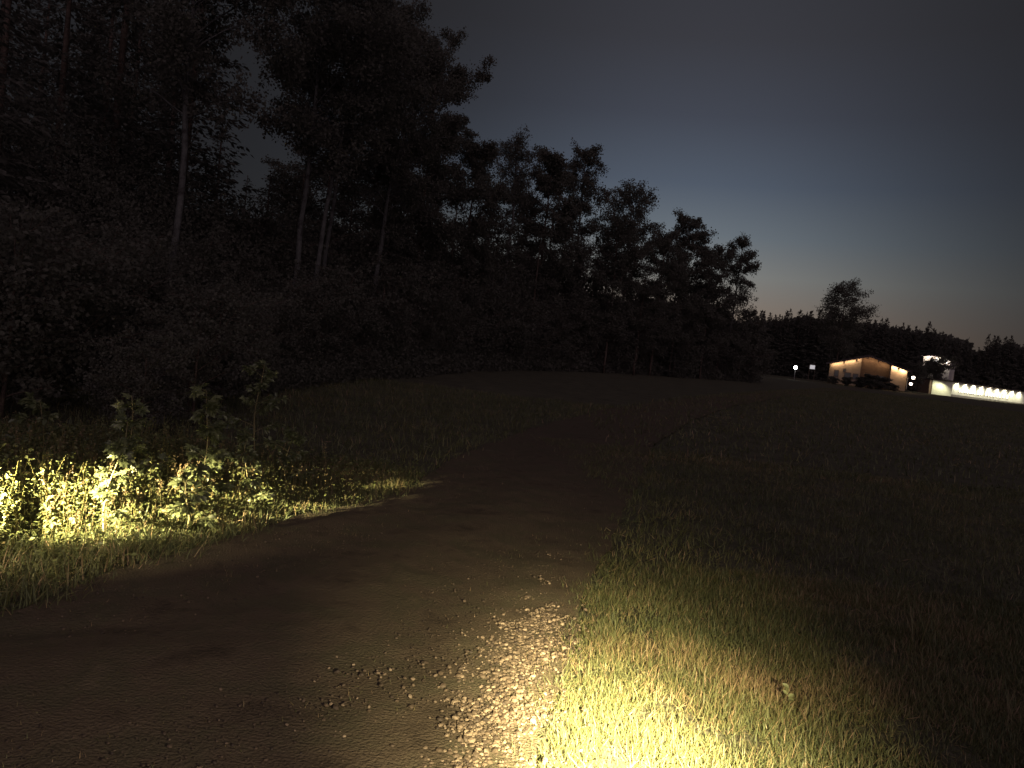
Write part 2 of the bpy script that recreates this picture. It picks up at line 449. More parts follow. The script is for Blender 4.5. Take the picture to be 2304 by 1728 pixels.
# low ground cover right under the verge
b = MB(); n = 16000
Y = g.uniform(3.75, 9.5, n); X = road_l(Y) - g.uniform(.12, 4.5, n)
k = g.random(n) < np.clip((road_l(Y) - X) * 1.2, .1, 1); X = X[k]; Y = Y[k]; n = len(X)
az = g.uniform(0, 6.28, n)
b.batch(OV, OVF, np.stack([X, Y, H(X, Y) + g.uniform(.02, .16, n)], -1),
        np.stack([np.cos(az), np.sin(az), g.normal(.1, .3, n)], -1), np.array([0, 0, 1.]) + g.normal(0, .4, (n, 3)),
        g.uniform(.02, .05, n), np.clip(g.normal(.45, .2, n), 0, .97))
tag(b.build('ground_cover', M['weed']), 'low leafy ground cover between the left verge and the trees', 'ground cover', kind='stuff')


def sapling(name, px, py_top, dist, label, wid, nl, leaf, side=None, tmpl='maple', group=None, lean=(0, 0), z_lo=.1, seed=1):
    """young maple: one main stem, side shoots, lobed leaves"""
    g = np.random.default_rng(seed)
    top = at(px, py_top, dist); x, y = top.x - lean[0], top.y - lean[1]; z0 = h1(x, y); Ht = top.z - z0
    root = empty(name, (x, y, z0)); tag(root, label, 'shrub' if tmpl != 'maple' else 'sapling', group)
    t = np.linspace(0, 1, 9)
    P = np.stack([lean[0] * t ** 1.5 + .02 * np.sin(t * 7 + seed), lean[1] * t ** 1.5 + .02 * np.cos(t * 5 + seed), Ht * t], -1)
    sb = MB(); sb.tube(P, .008 * (1 - .75 * t) * (1 + Ht * .3), 5, .6)
    lf = MB(); Q = []; A = []
    shoots = max(6, int(Ht * 13))
    for k in range(shoots):
        tk = z_lo + (1 - z_lo) * (k + g.random()) / shoots
        p0 = np.array([np.interp(tk, t, P[:, d]) for d in range(3)]); a_ = k * 2.4 + g.normal(0, .4)
        ln = wid * (1.05 - tk * .85) * g.uniform(.6, 1.2); el_ = g.uniform(.25, .8)
        s_ = np.linspace(0, 1, 5)
        S = p0 + np.stack([np.cos(a_) * s_ * ln * math.cos(el_), np.sin(a_) * s_ * ln * math.cos(el_), s_ * ln * math.sin(el_) * (1 - .35 * s_)], -1)
        sb.tube(S, .0035 * (1 - .7 * s_), 4, .5, cap=False)
        m = max(3, int(nl / shoots)); ts = g.uniform(.25, 1.0, m)
        Q.append(np.stack([np.interp(ts, s_, S[:, d]) for d in range(3)], -1)); A.append(np.full(m, a_))
    if side is not None:      # one long side branch
        s_ = np.linspace(0, 1, 7); p0 = np.array([np.interp(side[0], t, P[:, d]) for d in range(3)])
        S = p0 + np.stack([side[1] * s_, side[2] * s_, side[3] * s_ * (1 - .2 * s_)], -1)
        sb.tube(S, .006 * (1 - .7 * s_), 4, .5, cap=False)
        m = side[4]; ts = g.uniform(.2, 1.0, m)
        Q.append(np.stack([np.interp(ts, s_, S[:, d]) for d in range(3)], -1)); A.append(g.uniform(0, 6.28, m))
    Q = np.concatenate(Q); A = np.concatenate(A) + g.normal(0, 1.0, len(Q)); m = len(Q)
    el_ = g.normal(-.15, .4, m)
    ax = np.stack([np.cos(A) * np.cos(el_), np.sin(A) * np.cos(el_), np.sin(el_)], -1)
    nr = np.array([0, -.25, 1.]) + g.normal(0, .45, (m, 3))
    Q = Q + ax * leaf * g.uniform(.2, .7, (m, 1))
    T, FF = (MP, MPF) if tmpl == 'maple' else (OV, OVF)
    lf.batch(T, FF, Q, ax, nr, leaf * g.uniform(.6, 1.15, m), np.clip(g.normal(.5, .22, m), 0, 1))
    sb.build('stem', M['stem'], root, smooth=True)
    lf.build('foliage', M['maple'], root)
    return root


sapling('maple_sapling', 282, 948, 5.35, 'torch-lit maple sapling at the left, tallest plant in the bright weeds', .12, 190, .068, lean=(.03, .1), seed=2, z_lo=.22, side=(.55, .36, .15, .16, 26))
sapling('maple_sapling', 300, 890, 6.1, 'dim slender maple sapling directly behind the brightly lit one', .22, 110, .08, lean=(.03, 0), z_lo=.3, seed=3)
sapling('maple_sapling', 472, 880, 6.3, 'dimly lit maple sapling with a thin leafy spire, right of the bright weeds', .2, 260, .08, seed=4, z_lo=.15)
sapling('leafy_shrub', 560, 985, 6.5, 'faintly lit bushy shrub just right of the maple spire', .38, 560, .05, tmpl='oval', seed=5)
sapling('leafy_shrub', 430, 1050, 5.6, 'short lit shrub at the right end of the bright weeds', .20, 150, .07, tmpl='oval', seed=6)
sapling('tall_shrub', 590, 820, 8.0, 'tall dim shrub spreading in front of the birch trunks',   .62, 900, .055, tmpl='oval', seed=7, z_lo=.25)
sapling('tall_shrub', 655, 960, 7.6, 'dim shrub at the edge of the dark, right of the tall one', .45, 560, .055, tmpl='oval', seed=8)
sapling('tall_shrub', 90, 900, 7.4, 'barely lit shrub behind the left end of the weeds', .5, 320, .08, tmpl='oval', seed=9)

# a pale-leaved seedling and a grass tuft in the right-hand grass
p = at(1765, 1560, 3.75); r_ = empty('seedling', (p.x, p.y, h1(p.x, p.y))); tag(r_, 'tiny pale-leaved seedling standing alone in the grass on the right', 'seedling')
b = MB(); t = np.linspace(0, 1, 5); S = np.stack([.02 * t, .01 * t, .12 * t], -1); b.tube(S, .0016, 4, .4); b.build('stem', M['stem'], r_)
b = MB(); g = np.random.default_rng(5); m = 7; az = g.uniform(0, 6.28, m)
b.batch(OV, OVF, np.stack([.02 + 0 * az, 0 * az, g.uniform(.06, .12, m)], -1), np.stack([np.cos(az), np.sin(az), .4 + 0 * az], -1), np.array([0, -.6, 1.]) + g.normal(0, .3, (m, 3)), g.uniform(.028, .042, m), np.full(m, .95))
b.build('leaves', M['maple'], r_)
p = at(2080, 1500, 5.0); r_ = empty('weed_tuft', (p.x, p.y, h1(p.x, p.y))); tag(r_, 'barely lit tuft of taller weeds in the dark grass at the far right', 'weed')
b = MB(); m = 60; g = np.random.default_rng(6); az = g.uniform(0, 6.28, m)
b.batch(BLADE, BLF, np.stack([g.normal(0, .05, m), g.normal(0, .05, m), 0 * az], -1), np.stack([np.cos(az) * .3, np.sin(az) * .3, np.ones(m)], -1),
        np.stack([np.cos(az), np.sin(az), 0 * az], -1), np.stack([np.full(m, .006), g.uniform(.15, .38, m), g.uniform(.1, .3, m)], -1), g.uniform(.3, .8, m))
b.build('blades', M['grass'], r_)

# ------------------------------------------------------------------ gravel
def ico():
    ph = (1 + 5 ** .5) / 2
    v = np.array([(-1, ph, 0), (1, ph, 0), (-1, -ph, 0), (1, -ph, 0), (0, -1, ph), (0, 1, ph), (0, -1, -ph), (0, 1, -ph), (ph, 0, -1), (ph, 0, 1), (-ph, 0, -1), (-ph, 0, 1)], float)
    f = [(0, 11, 5), (0, 5, 1), (0, 1, 7), (0, 7, 10), (0, 10, 11), (1, 5, 9), (5, 11, 4), (11, 10, 2), (10, 7, 6), (7, 1, 8), (3, 9, 4), (3, 4, 2), (3, 2, 6), (3, 6, 8), (3, 8, 9), (4, 9, 5), (2, 4, 11), (6, 2, 10), (8, 6, 7), (9, 8, 1)]
    return v / np.linalg.norm(v[0]), f


IV, IF_ = ico()
b = MB(); g = np.random.default_rng(41)
for var in range(5):
    tm = IV * g.uniform(.72, 1.22, (12, 1)) * np.array([1, .85, .62])
    n = 4200
    Y = 2.3 + 6.5 * g.random(n) ** 1.3; cen = np.interp(Y, [2.3, 2.96, 3.7, 4.7, 6, 9], [-.10, .03, .15, .33, .50, 1.1]); off = g.normal(0, .15, n) - 1.0 * (g.random(n) < .15) * g.random(n) * (Y < 3.9)
    X = cen + off
    keep = (.55 * fbm(X, Y, 3.0, 55) + .45 * fbm(X, Y, 11.0, 57) + .17 * np.exp(-(off / .14) ** 2) + g.normal(0, .06, n) > .535 + .16 * np.clip(Y - 4.2, 0, 9))
    X = X[keep]; Y = Y[keep]; n = len(X)
    az = g.uniform(0, 6.28, n); s_ = np.clip(g.lognormal(math.log(.0058), .48, n), .002, .017)
    b.batch(tm, IF_, np.stack([X, Y, H(X, Y) + .014 + s_ * .25], -1), np.stack([np.cos(az), np.sin(az), g.normal(0, .15, n)], -1),
            np.array([0, 0, 1.]) + g.normal(0, .25, (n, 3)), s_, np.clip(g.normal(.5, .28, n), 0, 1))
tag(b.build('gravel', M['stone'], smooth=False), 'loose torch-lit gravel between the track and the grass', 'gravel', kind='stuff')
b = MB()
for var in range(3):
    tm = IV * g.uniform(.72, 1.22, (12, 1)) * np.array([1, .85, .6]); n = 1500
    Y = 2.3 + 4 * g.random(n) ** 1.4; f_ = g.random(n); X = road_l(Y) * (1 - f_) + road_r(Y) * f_
    X = np.where(Y < 3.3, road_r(Y) - g.uniform(0, 2.8, n), X)
    az = g.uniform(0, 6.28, n); s_ = np.clip(g.lognormal(math.log(.0042), .4, n), .002, .013)
    b.batch(tm, IF_, np.stack([X, Y, H(X, Y) + .012 + s_ * .1], -1), np.stack([np.cos(az), np.sin(az), 0 * az], -1),
            np.array([0, 0, 1.]) + g.normal(0, .25, (n, 3)), s_, np.clip(g.normal(.25, .2, n), 0, .7))
tag(b.build('track_pebbles', M['stone']), 'small pebbles trodden into the dirt track', 'pebbles', kind='stuff')

# ------------------------------------------------------------------ trees
LQ = [(0, 0, 0), (.36, .45, .06), (0, 1, -.05), (-.36, .45, .06)]
LQF = [(0, 1, 2, 3)]


def broadleaf_meshes(Ht, base, rad, nleaf, leaf, seed, kind='birch', sig=.32, skew=(0, 0), up_el=(.5, 1.0), limbs=None, tr=.0075, forks=0):
    """returns trunk mesh and crown mesh, origin at the foot"""
    g = np.random.default_rng(seed)
    t = np.linspace(0, 1, 12)
    wob = np.cumsum(g.normal(0, .055, (12, 2)), 0) * (Ht / 16); wob -= wob[0]
    P = np.stack([wob[:, 0] + skew[0] * t ** 1.1, wob[:, 1] + skew[1] * t ** 1.1, Ht * .97 * t], -1)
    tb = MB(); r0 = Ht * tr
    tb.tube(P, r0 * (1 - .9 * t) ** .8 + .012, 8, .5)
    nl = limbs or int(14 + Ht * 1.6); cl = []; wt = []; c00 = []
    for k in range(nl):
        tk = base + (.97 - base) * ((k + g.random()) / nl) ** .9
        p0 = np.array([np.interp(tk, t, P[:, d]) for d in range(3)])
        uu = (tk - base) / (1 - base)
        prof = (math.sin(math.pi * min(1, uu * .82 + .14)) ** .75) * g.uniform(.55, 1.15)
        ln = rad * prof + .25; a_ = k * 2.4 + g.normal(0, .5); e_ = g.uniform(*up_el) + .25 * uu
        s_ = np.linspace(0, 1, 6)
        dr = .25 * ln * s_ ** 2.2
        S = p0 + np.stack([np.cos(a_) * s_ * ln, np.sin(a_) * s_ * ln, s_ * ln * math.tan(min(e_, 1.15)) * .8 - dr], -1)
        S[1:, :2] += g.normal(0, .06 * ln / 2, (5, 2))
        tb.tube(S, r0 * .34 * (1 - tk * .6) * (1 - .85 * s_) + .006, 5, .5, cap=False)
        nt_ = 5 + int(ln * 2.4)
        for q in range(nt_):
            sk = g.uniform(.3, 1.0); c0 = np.array([np.interp(sk, s_, S[:, d]) for d in range(3)])
            dv = g.normal(0, 1, 3); dv[2] = dv[2] * .5 + .1; dv /= np.linalg.norm(dv); l2 = g.uniform(.4, 1.25) * (.4 + .25 * ln)
            c1 = c0 + dv * l2
            tb.tube(np.array([c0, (c0 + c1) / 2 + [0, 0, .04], c1]), [.010, .007, .004], 3, .5, cap=False)
            cl.append(c1); c00.append(c0); wt.append(g.uniform(.3, 1.5) * (.5 + l2))
        cl.append(S[-1]); c00.append(S[-3]); wt.append(1.0)
    cl = np.array(cl); c00 = np.array(c00); wt = np.array(wt); wt /= wt.sum()
    idx = g.choice(len(cl), nleaf, p=wt)
    sg = sig * g.uniform(.55, 1.25, len(cl))
    uu = g.random((nleaf, 1)) ** .7
    pos = c00[idx] * (1 - uu) + cl[idx] * uu + np.clip(g.normal(0, 1, (nleaf, 3)), -2.2, 2.2) * sg[idx][:, None] * (1.15 - .6 * uu) * .62 * np.array([1, 1, .8])
    pos[:, 2] -= np.abs(g.normal(0, .18, nleaf)) * (1 if kind == 'birch' else .2)
    ax = g.normal(0, 1, (nleaf, 3)); ax[:, 2] -= .7
    lb = MB()
    tone = np.clip(np.repeat(g.random(len(cl)), 1)[idx] * .6 + g.normal(.2, .15, nleaf), 0, 1)
    lb.batch(LQ, LQF, pos, ax, g.normal(0, 1, (nleaf, 3)), leaf * g.uniform(.6, 1.3, nleaf), tone)
    return tb.mesh('trunk', M['birch'] if kind == 'birch' else M['bark'], True), lb.mesh('crown', M['leaf'])


def spruce_meshes(Ht, rad, seed, step=.42, leaf=.28, per=9, base=.04):
    g = np.random.default_rng(seed)
    t = np.linspace(0, 1, 8); P = np.stack([.06 * np.sin(t * 3 + seed), .06 * np.cos(t * 4 + seed), Ht * t], -1)
    tb = MB(); tb.tube(P, Ht * .010 * (1 - .93 * t) + .01, 7, .5)
    lb = MB(); Q = []; A = []; S_ = []
    z = Ht * base
    while z < Ht * .985:
        uu = z / Ht; nb = int(5 + 4 * (1 - uu))
        for k in range(nb):
            a_ = g.uniform(0, 6.28); ln = rad * (1 - uu) ** .82 * g.uniform(.6, 1.2) + .12
            m = max(3, int(per * ln / rad * 1.6) + 2)
            s_ = g.uniform(.05, 1, m) ** .75; droop = -.35 * s_ * ln + .22 * s_ ** 2.5 * ln
            w = g.normal(0, .10 + .10 * ln, m) * (1.1 - s_)
            Q.append(np.stack([np.cos(a_) * s_ * ln - np.sin(a_) * w, np.sin(a_) * s_ * ln + np.cos(a_) * w, z + droop + g.normal(0, .04, m)], -1))
            da = a_ + np.sign(w) * g.uniform(.1, 1.1, m)
            A.append(np.stack([np.cos(da), np.sin(da), g.uniform(-.9, .05, m)], -1)); S_.append(np.full(m, leaf * (.5 + .6 * (1 - uu))))
        z += step * g.uniform(.75, 1.2) * (.6 + .6 * (1 - uu))
    m = 8; Q.append(np.stack([g.normal(0, .03, m), g.normal(0, .03, m), Ht * g.uniform(.95, .995, m)], -1))
    A.append(np.stack([g.normal(0, .3, m), g.normal(0, .3, m), np.ones(m)], -1)); S_.append(np.full(m, leaf * .8))
    Q = np.concatenate(Q); A = np.concatenate(A); S_ = np.concatenate(S_); m = len(Q)
    nr = np.array([0, 0, 1.]) + g.normal(0, .7, (m, 3))
    lb.batch(LQ, LQF, Q, A, nr, S_[:, None] * np.stack([g.uniform(.6, 1, m), g.uniform(.8, 1.5, m), np.ones(m)], -1), g.random(m))
    return tb.mesh('trunk', M['bark'], True), lb.mesh('crown', M['leaf_dark'])


def plant_tree(name, meshes, loc, rz, sc, label, cat, group=None):
    root = empty(name, loc, rz); tag(root, label, cat, group)
    root.scale = sc if hasattr(sc, '__len__') else (sc, sc, sc)
    for nm_, me in zip(('trunk', 'crown'), meshes):
        o = bpy.data.objects.new(nm_, me); COL.objects.link(o); o.parent = root
    return root


def tree_at(name, px, py_top, dist, base, halfpx, nleaf, leaf, seed, label, cat, kind='birch', sig=.32, skew=(0, 0), group=None, **kw):
    top = at(px, py_top, dist); x, y = top.x - skew[0], top.y - skew[1]; z0 = h1(x, y) - .05
    Ht = top.z - z0; rad = halfpx * dist / F
    rad *= 1.12
    if dist > 30: nleaf, leaf = int(nleaf * 2.2), leaf * .72
    me = broadleaf_meshes(Ht, base, rad, nleaf, leaf, seed, kind, sig, skew, **kw)
    return plant_tree(name, me, (x, y, z0), 0, 1, label, cat, group)


BT = 'birch tree'
# tall near birches (their tops leave the frame); trunks can be seen
tree_at('birch_tree', 462, -330, 19, .50, 185, 26000, .10, 101, 'leaning birch with a long bare trunk, left of the twin-stemmed birch', BT, sig=.30, skew=(-1.1 + .9, .3))
tree_at('birch_tree', 750, -120, 25, .50, 180, 26000, .11, 102, 'birch whose pale straight trunk is the easiest to see in the forest edge', BT, sig=.30, skew=(.1, .2))
tree_at('birch_tree', 845, 20, 25.6, .55, 120, 12000, .11, 103, 'thinner birch stem that leans away to the right from the pale trunk', BT, sig=.28, skew=(1.3, .2))
tree_at('birch_tree', 800, 60, 28, .60, 120, 9000, .12, 104, 'slim birch with a faint brown trunk behind the leaning stem', BT, sig=.28, skew=(.4, .0))
tree_at('birch_tree', 905, 10, 31, .38, 105, 20000, .13, 105, 'broad birch crown reaching the top of the picture beside open sky', BT, sig=.36)
tree_at('broadleaf_tree', 990, 84, 37, .14, 108, 30000, .16, 106, 'dense leafy tree bulging into the sky at the end of the tall birches', 'tree', kind='oak', sig=.42)
tree_at('broadleaf_tree', 1082, 308, 43, .12, 66, 17000, .17, 107, 'rounded shorter tree sloping down right of the tall dense tree', 'tree', kind='oak', sig=.42)
tree_at('birch_tree', 1172, 290, 50, .70, 34, 3600, .15, 108, 'slender birch whose small open top sticks up alone', BT, sig=.30)
tree_at('broadleaf_tree', 1245, 342, 53, .20, 56, 19000, .19, 109, 'wide leafy tree between the two slender tops', 'tree', kind='oak', sig=.42)
tree_at('birch_tree', 1322, 322, 58, .30, 42, 11000, .19, 110, 'narrow columnar tree with a tall ragged top', BT, sig=.36)
tree_at('broadleaf_tree', 1400, 480, 62, .20, 58, 9000, .20, 111, 'low ragged tree at the notch below the columnar top', 'tree', kind='oak', sig=.40)
tree_at('broadleaf_tree', 1438, 415, 66, .42, 62, 8500, .21, 112, 'wispy airy crown standing above the middle of the tree line', 'tree', kind='birch', sig=.40)
tree_at('broadleaf_tree', 1500, 520, 70, .15, 52, 9000, .22, 113, 'dark low tree right of the wispy crown', 'tree', kind='oak', sig=.42)
tree_at('broadleaf_tree', 1558, 484, 75, .15, 52, 14000, .23, 114, 'round-headed tree third from the right end of the forest', 'tree', kind='oak', sig=.45)
tree_at('broadleaf_tree', 1610, 560, 79, .12, 48, 10000, .24, 115, 'shoulder-high tree next to the last tree of the forest edge', 'tree', kind='oak', sig=.45)
tree_at('birch_tree', 1668, 530, 84, .06, 42, 11000, .22, 116, 'last tree at the right end of the forest edge, sky showing through it', BT, sig=.38)

# variants for the mass of the wood
bv = [broadleaf_meshes(16, .22, 2.6, 14000, .15, 200 + k, 'oak', .42) for k in range(4)]
sv = [spruce_meshes(15, 2.3, 300 + k, leaf=.20, per=24, step=.36) for k in range(3)]


def fill(px, py_top, dist, kind, label, group, wide=1.0):
    top = at(px, py_top, dist); z0 = h1(top.x, top.y) - .05; Ht = max(2.0, top.z - z0)
    if kind == 's':
        me = rnd.choice(sv); s = Ht / 15; nm_, cat = 'spruce_tree', 'spruce'
    else:
        me = rnd.choice(bv); s = Ht / 16.2; nm_, cat = 'broadleaf_tree', 'tree'
    w = s * wide * rnd.uniform(.9, 1.15)
    plant_tree(nm_, me, (top.x, top.y, z0), rnd.uniform(0, 6.28), (w, w, s), label, cat, group)


# left-hand mass: tall spruces and trees close behind the front birches
GL = 'tall trees of the dark wood at the left'
for px, py, d, k, w in [(-70, -700, 15, 's', 1.2), (60, -420, 19, 's', 1.2), (-140, -500, 20, 's', 1.3), (330, -420, 24, 's', 1.2), (190, -330, 22, 's', 1.2),
                        (480, -260, 27, 's', 1.15), (420, -40, 31, 's', 1.3), (30, -220, 26, 's', 1.2), (270, -140, 30, 's', 1.3),
                        (120, -60, 33, 's', 1.4), (-60, -60, 30, 's', 1.4), (-260, -300, 24, 's', 1.3), (-420, -300, 22, 's', 1.3), (340, -60, 36, 'b', 1.2), (230, -20, 40, 's', 1.2)]:
    fill(px, py, d, k, 'tall dark %s in the solid wood left of the birches' % ('spruce' if k == 's' else 'leafy tree'), GL, w)
GM = 'lower trees filling the wood behind the birch trunks'
for px, py, d, k, w in [(505, 250, 33, 's', 1.2), (560, 395, 36, 's', 1.3), (610, 385, 30, 's', 1.3), (680, 370, 37, 'b', 1.4), (750, 330, 36, 's', 1.4), (800, 350, 42, 'b', 1.3),
                        (860, 330, 38, 's', 1.3), (925, 260, 44, 's', 1.2), (900, 200, 50, 'b', 1.0), (980, 300, 48, 's', 1.2), (700, 300, 50, 'b', 1.2),
                        (1040, 380, 50, 's', 1.2), (1110, 420, 55, 's', 1.3), (1180, 430, 60, 'b', 1.3), (1250, 450, 62, 's', 1.3)]:
    fill(px, py, d, k, 'dark %s filling the wood behind the birch trunks' % ('spruce' if k == 's' else 'leafy tree'), GM, w)
GR = 'trees filling the receding wood'
for px, py, d, k, w in [(1310, 500, 68, 's', 1.3), (1370, 530, 72, 'b', 1.3), (1430, 560, 76, 's', 1.3), (1490, 580, 80, 's', 1.3), (1550, 600, 84, 'b', 1.3),
                        (1600, 630, 88, 's', 1.4), (1640, 650, 94, 's', 1.2), (1345, 560, 62, 's', 1.3), (1455, 600, 66, 'b', 1.4), (1530, 640, 74, 's', 1.4), (1220, 520, 52, 's', 1.3), (1120, 500, 46, 'b', 1.4)]:
    fill(px, py, d, k, 'dark %s filling the receding right half of the wood' % ('spruce' if k == 's' else 'leafy tree'), GR, w)

# understorey shrubs along the foot of the wood
uv = [broadleaf_meshes(3.2, .0, 1.3, 4600, .10, 400 + k, 'oak', .26, limbs=16, tr=.009) for k in range(4)]
k = 0
for yy in np.concatenate([np.linspace(9.5, 30, 22), np.linspace(32, 92, 36)]):
    xe = np.interp(yy, [9, 18, 25, 32, 40, 50, 62, 72, 80, 88, 95], [-4.6, -6.6, -6.0, -4.4, -3.2, 0, 5.5, 12, 18.5, 26, 30])
    for side_ in ((0, 1, 2) if yy < 60 else (0, 1)):
        x = xe - side_ * rnd.uniform(1.2, 2.6) * (1 + yy / 60) + rnd.uniform(-.5, .5); y = yy + rnd.uniform(-.4, .4)
        s = rnd.uniform(.65, 1.15) * np.interp(yy, [9, 20, 27, 60, 95], [.5, .62, .9, 1.5, 1.7]) * (1 + .25 * side_)
        plant_tree('undergrowth_shrub', uv[k % 4], (x, y, h1(x, y) - .03), rnd.uniform(0, 6.28), (s * 1.15, s * 1.15, s), 'dark leafy shrub at the foot of the forest edge', 'shrub', 'shrubs along the foot of the wood')
        k += 1
# deep, unlit thicket inside the wood: closes the view between the trunks
b = MB(); g = np.random.default_rng(77); n = 420000
Y = 17 + 83 * g.random(n) ** 1.7 ; e_ = np.interp(Y, [9, 18, 25, 32, 40, 50, 62, 72, 80, 88, 100], [-4.6, -6.6, -6.0, -4.4, -3.2, 0, 5.5, 12, 18.5, 26, 31])
dp = np.abs(g.normal(0, 9, n)) * (.6 + Y / 60) - 1.2
X = e_ - dp
Z = H(X, Y) + g.uniform(0, 1, n) ** 1.2 * (4.2 + 3.6 * fbm(X, Y, .22, 3)) * np.interp(dp, [-1.2, 0, 5], [.10, .25, 1])
b.batch(LQ, LQF, np.stack([X, Y, Z], -1), g.normal(0, 1, (n, 3)), g.normal(0, 1, (n, 3)), g.uniform(.6, 1.3, n) * np.clip(Y * .0042, .07, .25), g.random(n))
tag(b.build('forest_thicket', M['leaf']), 'black tangle of young growth inside the wood', 'thicket', kind='stuff')

# ------------------------------------------------------------------ far tree line
SKX = [1500, 1650, 1704, 1737, 1785, 1818, 1850, 1910, 1962, 1995, 2032, 2063, 2109, 2123, 2158, 2172, 2208, 2230, 2253, 2279, 2310, 2400, 2600]
SKY = [705, 706, 703, 699, 694, 698, 704, 712, 715, 722, 729, 725, 733, 741, 748, 776, 770, 757, 753, 763, 762, 770, 790]
fv = [spruce_meshes(20, 3.0, 500 + k, step=.62, leaf=.85, per=10, base=.02) for k in range(5)]
px = 1560.0
while px < 2480:
    for row, dist in enumerate((232, 243, 255)):
        if row == 2 and rnd.random() < .4: continue
        q = px + rnd.uniform(-8, 8) + row * 4
        py = np.interp(q, SKX, SKY) + (rnd.choice([-4, 0, 2, 8, 14, 18]) if row == 0 else rnd.uniform(4, 26))
        if 2166 < q < 2182: py += 12
        top = at(q, py, dist); z0 = h1(top.x, top.y) - .1; Ht = top.z - z0; s = Ht / 20
        plant_tree('spruce_tree', rnd.choice(fv), (top.x, top.y, z0), rnd.uniform(0, 6.28), (s * rnd.uniform(.95, 1.4),) * 2 + (s,),
                   'black pointed spruce in the far tree line behind the houses', 'spruce', 'spruces of the far tree line')
    px += 15
b = MB(); g = np.random.default_rng(78); n = 70000
q = g.uniform(1500, 2560, n); dd = g.uniform(236, 262, n)
zt = np.interp(q, SKX, SKY) + 17 + 10 * vnoise(q, q * 0, .05, 3)
hz = 800 + (q - 1152) * math.tan(ROLL)
X = (q - 1152) / F * dd; top_h = (hz - zt) * dd / F + EYE; gz = H(X, dd)
Z = gz + (top_h - gz) * g.random(n)
b.batch(LQ, LQF, np.stack([X, dd, Z], -1), g.normal(0, 1, (n, 3)), g.normal(0, 1, (n, 3)), g.uniform(.8, 1.7, n), g.random(n))
tag(b.build('far_wood', M['leaf_dark']), 'solid dark wood behind the spruces of the far tree line', 'wood', kind='stuff')

tree_at('solitary_tree', 1905, 630, 208, .28, 50, 8000, .50, 601, 'big airy solitary tree rising above the far tree line over the house', 'tree', kind='oak', sig=1.25, limbs=64, up_el=(.2, .7))
tree_at('broadleaf_tree', 2106, 817, 206, .08, 36, 6000, .42, 602, 'dark tree standing before the half-hidden lit gable', 'tree', kind='oak', sig=.75)
tree_at('broadleaf_tree', 2060, 826, 182, .08, 20, 2600, .40, 603, 'small dark tree between the gabled house and the half-hidden gable', 'tree', kind='oak', sig=.6)


# ------------------------------------------------------------------ gabled house
def frame(px, dist):
    p = at(px, 870, dist); az = math.atan2(p.x, p.y)
    return p.x, p.y, -az


WARM = (1.0, .70, .42)
def point(name, parent, loc, power, col=WARM, r=.12):
    d = bpy.data.lights.new(name, 'POINT'); d.energy = power; d.color = col; d.shadow_soft_size = r
    o = bpy.data.objects.new(name, d); COL.objects.link(o); o.parent = parent; o.location = loc
    return o


hx, hy, hr = frame(1948, 170)
hz_ = 3.5
house = empty('gabled_house', (hx, hy, hz_), hr); tag(house, 'wide low gabled house with warm lights under its eaves', 'house')
SL = 10.2 - hz_; EA = 7.85 - hz_; HW = 7.85
def roofz(x): return SL - (SL - EA) * abs(x) / HW
b = MB(); b.prism([(-HW, 0), (-1.5, 0), (-1.5, roofz(1.5)), (-HW, EA)], 0, .3)
b.prism([(4.55, 0), (HW - .1, 0), (HW - .1, roofz(HW - .1)), (4.55, roofz(4.55))], .0, .3)
b.box(-HW, -HW + .3, .3, 12, 0, EA - .02); b.box(HW - .4, HW - .1, .3, 12, 0, EA - .02)
b.prism([(-HW, 0), (HW, 0), (HW, EA), (0, SL), (-HW, EA)], 12, 12.3)
b.build('wall', M['wall_tan'], house)
b = MB(); b.prism([(-1.5, 0), (4.25, 0), (4.25, roofz(4.25)), (0, SL), (-1.5, roofz(1.5))], .55, .8)
b.build('recessed_wall', M['wall_wood'], house)
b = MB()
for s in (-1, 1):
    x1 = s * (HW + .75); z1 = roofz(abs(x1))
    poly = [(0, SL + .12), (x1, z1 + .12), (x1, z1 + .34), (0, SL + .34)]
    b.prism(poly if s > 0 else poly[::-1], -1.5, 13)
rf = b.build('roof', M['roof'], house)
b = MB()
for s in (-1, 1):
    x1 = s * (HW + .6); z1 = roofz(abs(x1))
    poly = [(0, SL), (x1, z1), (x1, z1 + .11), (0, SL + .11)]
    b.prism(poly if s > 0 else poly[::-1], -1.45, -.01)
b.build('soffit', M['soffit'], house)
for x in (-5.0, -2.5, -.3, 1.9, 6.0):
    b = MB(); b.box(x - .14, x + .14, -1.42, -.02, roofz(x) - .42, roofz(x) - .06); b.build('beam', M['dark_wood'], house)
b = MB(); b.box(4.27, 4.52, -.9, .5, 0, roofz(4.4) - .1); b.build('corner_post', M['dark_wood'], house)
for x0, x1, z0, z1 in ((-6.7, -5.9, 1.7, 3.0), (-4.9, -4.5, 2.9, 3.5), (-4.6, -3.4, 1.6, 2.7), (-2.8, -1.9, 1.5, 2.6), (.2, 1.6, 1.4, 2.7), (2.4, 3.4, 1.4, 2.7)):
    yy = -.06 if x1 < 0 else .49
    b = MB(); b.box(x0 - .1, x1 + .1, yy, yy + .04, z0 - .1, z1 + .1); wf = b.build('window', M['dark_wood'], house)
    b = MB(); b.box(x0, x1, yy - .03, yy - .003, z0, z1); b.build('pane', M['glass'], wf)
b = MB(); b.box(-.6, .1, .35, .54, 0, 2.1); b.build('door', M['dark_wood'], house)
b = MB(); b.box(HW + .05, HW + .15, -.9, 1.6, .5, 3.0)
b.build('porch_screen', M['soffit'], house)
b = MB()
for s in (-1, 1):
    x1 = s * (HW + .78); z1 = roofz(abs(x1)); poly = [(0, SL - .06), (x1, z1 - .06), (x1, z1 + .36), (0, SL + .36)]
    b.prism(poly if s > 0 else poly[::-1], -1.57, -1.503)
